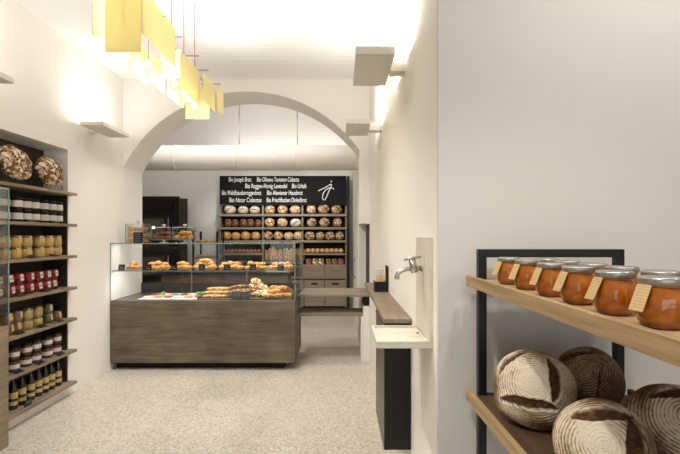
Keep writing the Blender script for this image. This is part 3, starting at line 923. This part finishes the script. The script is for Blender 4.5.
MB().tube([(-.030, 0, -.016), (-.040, 0, .034)], .0135, 16).build('valve_body', M['chrome'], tp, True)
hz([(-.036, 0, 0), (-.060, 0, -.002), (-.078, 0, -.008), (-.091, 0, -.016), (-.097, 0, -.027), (-.098, 0, -.042)], [.009, .0092, .0092, .0092, .0095, .0098], 'spout')
MB().tube([(-.040, 0, .034), (-.041, 0, .040)], .008, 10).build('stem', M['chrome'], tp)
MB().tube([(-.068, 0, .034), (-.040, 0, .039), (-.006, 0, .044)], [.0062, .0048, .0045], 10).build('lever', M['chrome'], tp, True)
ho = thing('stirrer_caddy', 'black caddy of sugar sachets and wooden stirrers on the ledge', 'caddy', (.236, 2.98, 1.021))
MB().box(0, .086, 0, .006, 0, .068).box(0, .086, .104, .11, 0, .068).box(0, .005, .006, .104, 0, .068).box(.082, .088, .0, .11, 0, .175).box(.005, .081, .006, .104, 0, .005).box(.005, .081, .050, .054, .005, .06).build('caddy_body', M['blackmatt'], ho)
stk_ = thing('stirrer', '', 'stirrer')
MB().box(-.004, .004, -.001, .001, 0, .105).build('stick', mat('pale_birch', srgb(226, 200, 150), .7), stk_)
sm = Maker(stk_)
for i in range(12):
    sm.put((.252 + (i % 6) * .011, 3.0 + (i // 6) * .015, 1.028), f'wooden stirrer, {ORD[i % 6]} from the room, {["front", "rear"][i // 6]} row of the caddy', 'wooden stirrers in the caddy', (R(random.uniform(-3, 3)), 0, random.uniform(-.3, .3)), (1, 1, random.uniform(.92, 1.05)))
sc_ = thing('sugar_sachet', '', 'sachet')
MB().box(-.014, .014, -.004, .004, 0, .145).build('paper', M['paper'], sc_, bevel=.001)
sm2 = Maker(sc_)
for i in range(4):
    sm2.put((.257 + (i % 2) * .032, 3.048 + (i // 2) * .018, 1.028), f'white sugar sachet, {["room", "wall"][i % 2]} side, {["front", "rear"][i // 2]} pair behind the stirrers', 'sugar sachets in the caddy')
hr = thing('wall_rail', 'slim steel rail on the wall beyond the counter flap', 'rail', (XB, 7.0, 1.0))
MB().tube([(0, 0, -.28), (-.035, 0, -.22), (-.035, 0, .0), (0, 0, .04)], .009, 8).build('bar', M['steel'], hr, True)

# ------------------------------------------------------------------ wall lamps
def plate(label, x0, x1, y0, y1, z, wx, th=.037):
    yc = (y0 + y1) / 2
    t = thing('wall_lamp', label, 'wall lamp', (wx, yc, z))
    MB().box(x0 - wx, x1 - wx, y0 - yc, y1 - yc, 0, th).build('plate', M['plate'], t, bevel=.002)
    s = 1 if wx < x0 else -1
    a, b_ = sorted((0, (x0 if s > 0 else x1) - wx - s * .0005))
    MB().box(a, b_, -.04, .04, -.012, .05).build('bracket', M['plate'], t, bevel=.002)
    MB().box((x0 - wx) + .03, (x1 - wx) - .03, y0 - yc + .05, y1 - yc - .05, th, th + .006).build('diffuser', M['paper'], t)
plate('pale square wall lamp nearest the tap, high on the tap wall', .073, .256, 2.045, 2.48, 2.245, XR)
plate('pale square wall lamp on the tap wall close to the arch', .048, .235, 3.33, 3.74, 2.250, XR)
plate('pale flat wall lamp beside the arch, opposite the tap wall', -2.346, -2.14, 3.97, 4.47, 2.400, XL)
plate('pale flat wall lamp above the round floured breads of the niche', -2.346, -2.14, 2.40, 2.89, 2.400, XL)

# ------------------------------------------------------------------ chandelier
ch = thing('pendant_lamp', 'long hanging lamp of overlapping yellow translucent sheets on red cables', 'lamp', (-.965, 0, 0))
zr = 2.55
rods = [(2.30, -.09, .059), (2.54, -.07, .057), (2.81, -.089, .064), (3.05, -.09, .055), (3.33, -.08, .060)]
for (y, a, b_) in rods:
    MB().tube([(a, y, zr), (b_, y, zr)], .003, 6).build('cross_rod', M['rod'], ch)
for (x, y) in [(-.011, 2.30), (-.008, 2.54), (-.032, 2.81), (-.042, 3.05)]:
    MB().tube([(x, y, zr + .002), (x, y, H)], .0028, 6).build('cable', M['cord'], ch)
MB().tube([(-.10, 1.98, 2.56), (-.055, 2.10, 2.53)], .004, 6).build('cross_rod', M['rod'], ch)
def front(x0, x1, y, z0, z1): MB().box(x0, x1, y, y + .003, z0, z1).build('sheet', M['sheet'], ch)
def side(x, y0, y1, z0, z1): MB().box(x, x + .003, y0, y1, z0, z1).build('sheet', M['sheet'], ch)
front(-.146, .024, 2.08, 2.270, 2.60)
side(-.195, 2.06, 2.28, 2.345, 2.60)
side(.037, 2.05, 2.47, 2.350, 2.565)
side(-.100, 2.22, 2.43, 2.225, 2.42)
side(-.104, 2.47, 2.67, 2.260, 2.43)
side(-.100, 2.72, 2.99, 2.265, 2.44)
front(-.110, -.065, 2.75, 2.375, 2.58)
front(-.159, .016, 3.20, 2.250, 2.47)
side(-.007, 2.65, 3.05, 2.300, 2.53)
side(.025, 3.02, 3.30, 2.330, 2.52)
front(-.09, .02, 2.60, 2.33, 2.50)
side(.045, 3.28, 3.46, 2.34, 2.53)
front(-.10, -.01, 2.95, 2.30, 2.45)
for (x, y, z) in [(-.155, 2.20, 2.37), (-.05, 2.33, 2.31), (-.05, 2.52, 2.31), (-.05, 2.70, 2.34), (-.05, 2.86, 2.33), (-.05, 3.06, 2.31), (-.05, 3.26, 2.33)]:
    MB().lathe([(0, -.02), (.012, -.014), (.016, 0), (.012, .014), (0, .02)], 12, (x, y, z)).build('bulb', M['bulb'], ch, True)
    MB().tube([(x, y, z + .018), (x, y, zr)], .0015, 5).build('bulb_wire', M['cord'], ch)
    light('bulb_light', 'POINT', (-.965 + x, y, z - .03), .5, (1, .93, .78), shadow_soft_size=.015)
light('ceiling_fill', 'AREA', (-1.0, 2.95, 2.62), 10, SOFT, (R(180), 0, 0), shape='RECTANGLE', size=.15, size_y=1.7)  # unseen upward light added over the sheets to brighten the ceiling
MB().tube([(-.05, 2.10, zr), (-.05, 3.40, zr)], .003, 6).build('wire', M['cord'], ch)

# ------------------------------------------------------------------ wall shelving in the niche
ws = thing('wall_shelving', 'grey oak shelving set into the white wall, seven shelves of preserves', 'shelf', (0, 0, 0))
MB().box(-2.618, -2.61, 1.96, 3.875, .09, 2.15).build('back_panel', M['dark_wood'], ws)
MB().box(-2.61, XL, 3.862, 3.878, .10, 1.755).build('side_panel', M['dark_wood'], ws)
SH = [1.779, 1.506, 1.231, .954, .680, .401, .121]
for z in SH:
    MB().box(-2.61, -2.328, 1.97, 3.862, z - .024, z).box(XL + .001, -2.328, 3.862, 3.90, z - .024, z).build('shelf', M['wood_y'], ws, bevel=.002)

def jar(name, cat, body, r, h, lid, lab=None, labr=(.25, .8), lidh=.014, tagm=None, cloth=False):
    t = thing(name, '', cat)
    MB().lathe([(0, 0), (r * .85, 0), (r, h * .08), (r, h * .72), (r * .82, h * .86), (r * .82, h - lidh)], 20).build('jar_body', M[body], t, True)
    if cloth:
        MB().lathe([(r * 1.12, h * .62), (r * 1.0, h * .78), (r * .86, h - lidh), (r * .88, h), (0, h + .003)], 20).build('cloth_cover', M[lid], t, True)
    else:
        MB().lathe([(r * .88, h - lidh), (r * .92, h - lidh * .9), (r * .92, h - .002), (r * .86, h), (0, h)], 20).build('lid', M[lid], t, True)
    if lab:
        MB().lathe([(r * 1.012, h * labr[0]), (r * 1.012, h * labr[1])], 20).build('paper_label', M[lab], t, True)
    if tagm:
        MB().box(r * .96, r * 1.05, -r * .35, r * .3, h * .35, h * .95, rot=Matrix.Rotation(R(10), 3, 'X')).build('hang_tag', M[tagm], t)
    return t
def Yj(px, x=-2.41): return -x * F / (340 - px)
J = {
    'white': ('dark white-labelled jam jar', Maker(jar('jam_jar', 'jar', 'darkjar', .040, .092, 'liddark', 'label', (.2, .72)))),
    'yellow': ('yellow mustard jar', Maker(jar('mustard_jar', 'jar', 'yellow', .043, .086, 'lidgrey', tagm='goldlabel'))),
    'red': ('red cloth-covered jar', Maker(jar('chutney_jar', 'jar', 'redjar', .040, .080, 'red', tagm='label', cloth=True))),
    'grn': ('green pesto jar', Maker(jar('pesto_jar', 'jar', 'greenjar', .036, .078, 'lidgrey', tagm='goldlabel'))),
    'ylw': ('pale yellow spread jar', Maker(jar('spread_jar', 'jar', 'spread', .041, .082, 'lidgrey'))),
    'rose': ('rose brown terrine jar', Maker(jar('terrine_jar', 'jar', 'rose', .038, .080, 'lidgrey', tagm='goldlabel'))),
    'brn': ('brown white-labelled jar', Maker(jar('relish_jar', 'jar', 'brownjar', .040, .090, 'liddark', 'label', (.25, .6)))),
}
JH = {'white': .092, 'yellow': .086, 'red': .083, 'grn': .078, 'ylw': .082, 'rose': .080, 'brn': .090}
plan = [
    (1, 'second', [(-5, 'white', 2), (4, 'white', 2), (17, 'white', 2), (26, 'white', 2), (34.5, 'white', 2), (43.5, 'white', 2), (51.5, 'white', 2), (58, 'white', 2)]),
    (2, 'third', [(-8, 'yellow', 2), (4, 'yellow', 2), (16, 'yellow', 2), (26.5, 'yellow', 2), (39.5, 'yellow', 2), (48.5, 'yellow', 2), (56.5, 'yellow', 2)]),
    (3, 'fourth', [(-3, 'red', 2), (9, 'red', 2), (18.5, 'red', 2), (28.5, 'red', 2), (38, 'red', 2), (46, 'red', 2), (53, 'red', 2)]),
    (4, 'fifth', [(8, 'rose', 2), (17, 'rose', 2), (27.5, 'ylw', 2), (37.5, 'ylw', 2), (48.5, 'grn', 2), (57, 'rose', 1)]),
    (5, 'sixth', [(1, 'brn', 2), (14, 'brn', 2), (26.5, 'brn', 2), (36, 'brn', 2), (47.5, 'brn', 2), (56.5, 'brn', 2)]),
]
for si, rn, js in plan:
    n_ = len(js)
    for i, (px, k, lv) in enumerate(js):
        nm, mk = J[k]
        for l_ in range(lv):
            w_ = 'single' if lv == 1 else ('upper' if l_ else 'lower')
            mk.put((-2.415, Yj(px), SH[si] + l_ * (JH[k] + .001)), f'{nm}, {w_} in {ORD[n_ - 1 - i]} stack from arch, {rn} niche shelf',
                   f'jars on the {rn} niche shelf', (0, 0, random.uniform(-.5, .0) if k != 'white' else 0))
# bottles
bt = thing('oil_bottle', '', 'bottle')
MB().lathe([(0, 0), (.028, 0), (.031, .006), (.031, .13), (.024, .155), (.012, .175), (.0115, .205)], 18).build('bottle_body', M['bottle'], bt, True)
MB().lathe([(.0125, .19), (.0135, .192), (.0135, .222), (0, .224)], 14).build('cap', M['liddark'], bt, True)
MB().lathe([(.0315, .075), (.0315, .115)], 18).build('paper_label', M['goldlabel'], bt, True)
MB().lathe([(.0315, .030), (.0315, .055)], 18).build('paper_label', M['goldlabel'], bt, True)
bm_ = Maker(bt)
for i, px in enumerate((3, 13.7, 22.4, 31.2, 38.8, 45.5, 51.8, 58.3)):
    bm_.put((-2.415, Yj(px), SH[6]), f'dark green bottle, {ORD[7 - i]} from the arch end of the lowest niche shelf', 'bottles on the lowest niche shelf', None, (.95, .95, 1.12))
# small black cards lying at the shelf fronts
pc = thing('shelf_card', '', 'price card')
MB().box(-.022, .022, -.035, .035, 0, .004, rot=Matrix.Rotation(R(22), 3, 'Y')).build('card', M['black'], pc)
MB().box(-.006, -.002, -.02, .02, .0048, .0056, rot=Matrix.Rotation(R(22), 3, 'Y')).build('writing', M['tagwhite'], pc)
pcm = Maker(pc)
for si, pxs, rn in ((1, (31, 55), 'second'), (2, (31, 53.5), 'third'), (3, (21, 47), 'fourth'), (4, (20, 42, 60), 'fifth'), (5, (18, 40, 60.5), 'sixth')):
    for i, px in enumerate(pxs):
        pcm.put((-2.352, Yj(px, -2.352), SH[si] + .009), f'black price card at the edge of the {rn} niche shelf, {ORD[len(pxs) - 1 - i]} from the arch end', 'price cards on the niche shelves')
lc = thing('shelf_card', 'upright black price card before the bottles on the lowest niche shelf', 'price card', (-2.35, Yj(28, -2.35), SH[6]))
MB().box(-.003, .003, -.035, .035, 0, .05).build('card', M['black'], lc)
MB().box(.003, .0045, -.02, .02, .026, .030).build('writing', M['tagwhite'], lc)

# round floured breads on wire stands
def bigbread(px, zc, r, seed, label):
    y = Yj(px, -2.42)
    st = thing('wire_stand', f'black wire stand holding the {label}', 'stand', (-2.42, y, SH[0]), 0, 'wire stands on the top niche shelf')
    f_ = MB()
    for dy in (-.075, .075):
        f_.tube([(.075, dy, .04), (.06, dy, .004), (-.06, dy, .004), (-.075, dy, .20)], .003, 6)
    f_.tube([(.06, -.075, .004), (.06, .075, .004)], .003, 6).tube([(-.06, -.075, .06), (-.06, .075, .06)], .003, 6)
    f_.build('wire_frame', M['blackmetal'], st)
    b_ = thing('round_bread', f'large round cracked floured bread, {label}', 'bread', (-2.405, y, SH[0] + .030 + r), 0, 'round breads on the top niche shelf')
    b_.rotation_euler = (0, R(72), R(-8))
    MB().lump((0, 0, 0), (r, r, .055), seed, .14, 2.5, 4, -.03).build('crust', M['crust_big'], b_, True)
bigbread(13, 0, .135, 5, 'larger of the two, farther from the arch')
bigbread(48, 0, .128, 9, 'smaller of the two, next to the niche end')

# ------------------------------------------------------------------ side showcase next to the shelving
sh = thing('side_showcase', 'narrow grey oak cabinet with glass case in front of the niche shelves', 'display case', (0, 0, 0))
X0, X1, Y0, Y1 = -2.322, -2.0, 1.5, 2.657
MB().box(X0, X1, Y0, Y1, .132, .862).build('cabinet_body', M['wood_y'], sh, bevel=.003)
MB().box(X0 + .02, X1 - .05, Y0 + .05, Y1 - .06, 0, .132).build('plinth', M['blackmatt'], sh)
MB().box(X1 - .006, X1, Y0, Y1, .862, 1.68).box(X0, X1 - .006, Y1 - .006, Y1, .862, 1.68).build('glass_pane', M['glass'], sh)
MB().box(X0, X1, Y0, Y1, 1.68, 1.688).build('glass_top', M['glass'], sh)
MB().box(X1 - .004, X1 + .002, Y1 - .004, Y1 + .002, .862, 1.688).box(X0, X0 + .006, Y1, Y1 + .002, .862, 1.688).box(X0, X1, Y1, Y1 + .002, 1.68, 1.688)\
    .box(X1, X1 + .002, Y0, Y1, 1.68, 1.688).build('glass_edge', M['glassedge'], sh)
for z in (1.42, 1.14):
    MB().box(X0 + .006, X1 - .008, Y0, Y1 - .01, z, z + .008).build('glass_shelf', M['glass'], sh)
MB().tube([(-2.03, 2.60, .862), (-2.03, 2.60, 1.68)], .008, 8).build('shelf_post', M['steel'], sh)

# ------------------------------------------------------------------ rack in the foreground
TH = R(0.4)
rk = thing('steel_rack', 'black steel rack with oak shelves of amber jars and rye loaves', 'rack', (.4066, 1.42, 0), TH)
# local: u across (+x), v towards the camera (-y)
W_, LN = .538, 1.36
z1, z2 = 1.2627, .8965
ua, ub = .033, .498
bw = .026
for (y0_, nm) in ((-bw, 'far'), (-LN + .02, 'near')):
    fr = MB().box(ua, ua + bw, y0_, y0_ + bw, 0, 1.358).box(ub - bw, ub, y0_, y0_ + bw, 0, 1.358).box(ua + bw, ub - bw, y0_, y0_ + bw, 1.332, 1.358).box(ua + bw, ub - bw, y0_, y0_ + bw, .0, .026)
    fr.build('end_frame', M['blackmetal'], rk, bevel=.002)
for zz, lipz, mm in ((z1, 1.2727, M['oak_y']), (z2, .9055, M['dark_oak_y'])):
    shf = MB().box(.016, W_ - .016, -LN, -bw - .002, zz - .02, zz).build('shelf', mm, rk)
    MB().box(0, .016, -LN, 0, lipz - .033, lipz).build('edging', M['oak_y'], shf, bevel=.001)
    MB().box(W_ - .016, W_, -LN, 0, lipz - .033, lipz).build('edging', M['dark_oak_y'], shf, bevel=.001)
    for u in (ua, ub - bw):
        MB().box(.016, W_ - .016, -bw + .0, -bw + .0 + .001, zz - .018, zz - .016).b.free()
for zz in (z1, z2):
    MB().box(ua + bw, ub - bw, -bw + .002, -.002, zz - .020, zz - .001).build('cross_bar', M['blackmetal'], rk)

def loc2w(u, v):      # rack local (across, towards camera) to world
    c, s = math.cos(TH), math.sin(TH)
    return (.4066 + u * c + v * s, 1.42 + u * s - v * c)

# amber jars
JZ = 1.05
aj = thing('amber_jar', '', 'jar')
rj = .034
prof = [(0, 0), (.020, 0), (.026, .002), (.0325, .012), (.0345, .028), (.0335, .042), (.0295, .054), (.026, .059), (.0255, .064)]
MB().lathe(prof, 40).build('jar_body', M['amber'], aj, True)
MB().lathe([(.0265, .0615), (.0300, .0620), (.0308, .0635), (.0308, .070), (.0298, .0722), (.0270, .0730), (.0255, .0722), (0, .0720)], 40).build('lid', M['silver'], aj, True)
jt = MB()
# tag hangs from the neck on the side towards the room
n_t = 6
rowsv = []
w0 = .0125
for i in range(n_t + 1):
    t_ = i / n_t
    z = .062 - .036 * t_
    out_ = .0300 + .021 * t_
    rowsv.append([jt.b.verts.new((-out_, sgn * w0 - .004 * t_ , z)) for sgn in (-1, 1)] + [jt.b.verts.new((-out_ - .0006, sgn * w0 - .004 * t_, z)) for sgn in (1, -1)])
for a, b_ in zip(rowsv, rowsv[1:]):
    for k in range(4):
        jt.b.faces.new((a[k], a[(k + 1) % 4], b_[(k + 1) % 4], b_[k]))
jt.b.faces.new(rowsv[0][::-1]); jt.b.faces.new(rowsv[-1])
tg = jt.build('hang_tag', M['kraft'], aj)
MB().tube([(.0278 * math.cos(a), .0278 * math.sin(a), .0605) for a in [k * math.pi / 12 for k in range(25)]], .0007, 5).build('string', M['kraft'], aj)
ajm = Maker(aj)
random.seed(6)
for i, Y in enumerate((1.258, 1.135, 1.007, .893, .774, .662)):
    ajm.put((.483, Y, z1), f'amber preserve jar with kraft tag, {ORD[i]} from the wall in the outer row', 'amber jars on the rack', (0, 0, R(random.uniform(4, 16))), (.98, .98, JZ))
for i, Y in enumerate((1.20, 1.095, .986, .885, .777, .668)):
    ajm.put((.567, Y, z1), f'amber preserve jar, {ORD[i]} from the grey wall in the inner row', 'amber jars on the rack', (0, 0, R(random.uniform(-110, -90))), (.98, .98, JZ))

# rye loaves with rings and slashes
def lump_mod(x, y, z, seed):
    return .16 * np.sin(3.1 * x + seed) * np.sin(4.3 * y + 2 * seed) + .10 * np.sin(7 * z + 5 * x + seed)

def hero(name, label, loc, Rr, hgt, axis, slashes, seed, spin=0, ringc=(0, 0), pitch=.0068, fl=1.0):
    nu, nv = 330, 230
    th = np.linspace(0, np.pi, nv)                       # 0 = top of the loaf
    ph = np.linspace(0, 2 * np.pi, nu, endpoint=False)
    T, P = np.meshgrid(th, ph, indexing='ij')
    x = np.sin(T) * np.cos(P); y = np.sin(T) * np.sin(P); z = np.cos(T)
    # dome: full on top, flatter below
    zz = np.where(z > 0, np.abs(z) ** .92 * hgt * .60, -(np.abs(z) ** .75) * hgt * .40)
    X = x * Rr; Y = y * Rr; Z = zz
    lump_ = np.zeros_like(X)
    rng = np.random.RandomState(seed)
    for k in range(10):
        d_ = rng.normal(size=3); d_ /= np.linalg.norm(d_)
        lump_ += .010 * np.cos((x * d_[0] + y * d_[1] + z * d_[2]) * rng.uniform(2, 6) + rng.uniform(0, 6))
    # coiled basket rings measured along the surface
    arc = np.sqrt((X - ringc[0]) ** 2 + (Y - ringc[1]) ** 2 + (np.maximum(hgt * .6 - Z, 0) * .8) ** 2)
    wob = .0010 * np.sin(P * 2 + seed) + .0005 * np.sin(P * 5)
    flour = fl * np.clip(1.15 - (arc / Rr) ** 2 * .38 + lump_mod(x, y, z, seed), .05, 1.2)
    ring = .5 + .5 * np.cos(2 * np.pi * (arc + wob + P / (2 * np.pi) * pitch) / pitch)
    ring = ring ** .7
    crack = np.zeros_like(X)
    lipr = np.zeros_like(X)
    for (x0, y0, x1, y1, wd, bow) in slashes:             # in units of the loaf radius, seen from the top
        dx, dy = x1 - x0, y1 - y0
        L_ = math.hypot(dx, dy)
        t = ((X / Rr - x0) * dx + (Y / Rr - y0) * dy) / (L_ * L_)
        dist = ((X / Rr - x0) * -dy + (Y / Rr - y0) * dx) / L_ - bow * (1 - (2 * t - 1) ** 2)
        dist = dist + .012 * np.sin(t * 13 + seed) + .006 * np.sin(t * 41)
        half_ = wd * np.sqrt(np.clip(1 - (2 * np.clip(t, 0, 1) - 1) ** 2, 0, 1))
        inside = np.clip((half_ - np.abs(dist)) / .035, -1, 1)
        inside = np.where((t > 0) & (t < 1) & (z > -.25), inside, -1)
        crack = np.maximum(crack, np.clip(inside, 0, 1))
        edge = np.exp(-((np.abs(dist) - half_ - .02) / .035) ** 2) * ((t > 0) & (t < 1) & (z > -.25))
        lipr = np.maximum(lipr, edge)
    # fine splits between the rings
    disp = 1 + lump_ + (ring - .5) * .014 * (1 - crack) - crack * .05 + lipr * .020
    rough_ = .013 * np.sin(X * 900 + 3 * np.sin(Y * 700)) * np.sin(Z * 800 + 2 * np.sin(X * 500)) * crack
    disp = disp + rough_
    X, Y, Z = X * disp, Y * disp, Z * disp
    co = np.stack([X, Y, Z], -1).reshape(-1, 3)
    faces = []
    for i in range(nv - 1):
        for j in range(nu):
            k = (j + 1) % nu
            faces.append((i * nu + j, (i + 1) * nu + j, (i + 1) * nu + k, i * nu + k))
    # orientation: the loaf's top looks along `axis`
    q = Vector(axis).normalized().to_track_quat('Z', 'Y')
    q = q @ Matrix.Rotation(spin, 3, 'Z').to_quaternion()
    Mq = np.array(q.to_matrix())
    co = co @ Mq.T
    co[:, 2] -= co[:, 2].min()
    # rest flat on the shelf
    low = co[:, 2] < .012
    co[low, 2] = .012 - (.012 - co[low, 2]) * .15
    co[:, 2] -= co[:, 2].min()
    me = bpy.data.meshes.new(name)
    me.from_pydata(co.tolist(), [], faces)
    me.polygons.foreach_set('use_smooth', [True] * len(me.polygons))
    for nm, arr in (('ring', ring), ('crack', crack), ('flour', flour)):
        at = me.attributes.new(nm, 'FLOAT', 'POINT')
        at.data.foreach_set('value', arr.reshape(-1).astype(np.float32))
    me.materials.append(M['hero'])
    me.validate()
    o = bpy.data.objects.new(name, me)
    C.objects.link(o)
    o.location = loc
    return tag(o, label, 'bread', 'rye loaves on the rack')
tri = [(-.80, -.40, .55, -.50, .13, -.05), (.34, .70, .46, -.42, .15, .10), (-.85, .15, -.05, .85, .09, .10)]
hero('rye_loaf', 'pale floured ring-patterned loaf by the rack post, slashes wide open', (.524, 1.19, z2), .104, .160, (-.34, -.78, .46), tri, 1, fl=1.02)
hero('rye_loaf', 'dark brown loaf standing behind the pale floured one', (.728, 1.29, z2), .092, .178, (-.45, -.60, .50), [(-.8, .30, .45, .50, .14, .08), (.1, -.9, .5, .1, .04, 0)], 2, .3, fl=.62)
hero('rye_loaf', 'large loaf in front with a wide dark slash beside its ring centre', (.537, .90, z2), .091, .146, (-.46, -.80, .34), [(-.7, .35, .5, .78, .14, .05), (.40, .75, .62, -.75, .20, .10), (-.9, -.5, -.2, -.8, .08, 0)], 3, R(-8), fl=1.0)
hero('rye_loaf', 'brown loaf at the outer side of the rack behind the front loaf', (.740, .97, z2), .096, .132, (-.20, -.70, .60), [(-.6, .45, .8, .62, .16, .08)], 4, fl=.8)
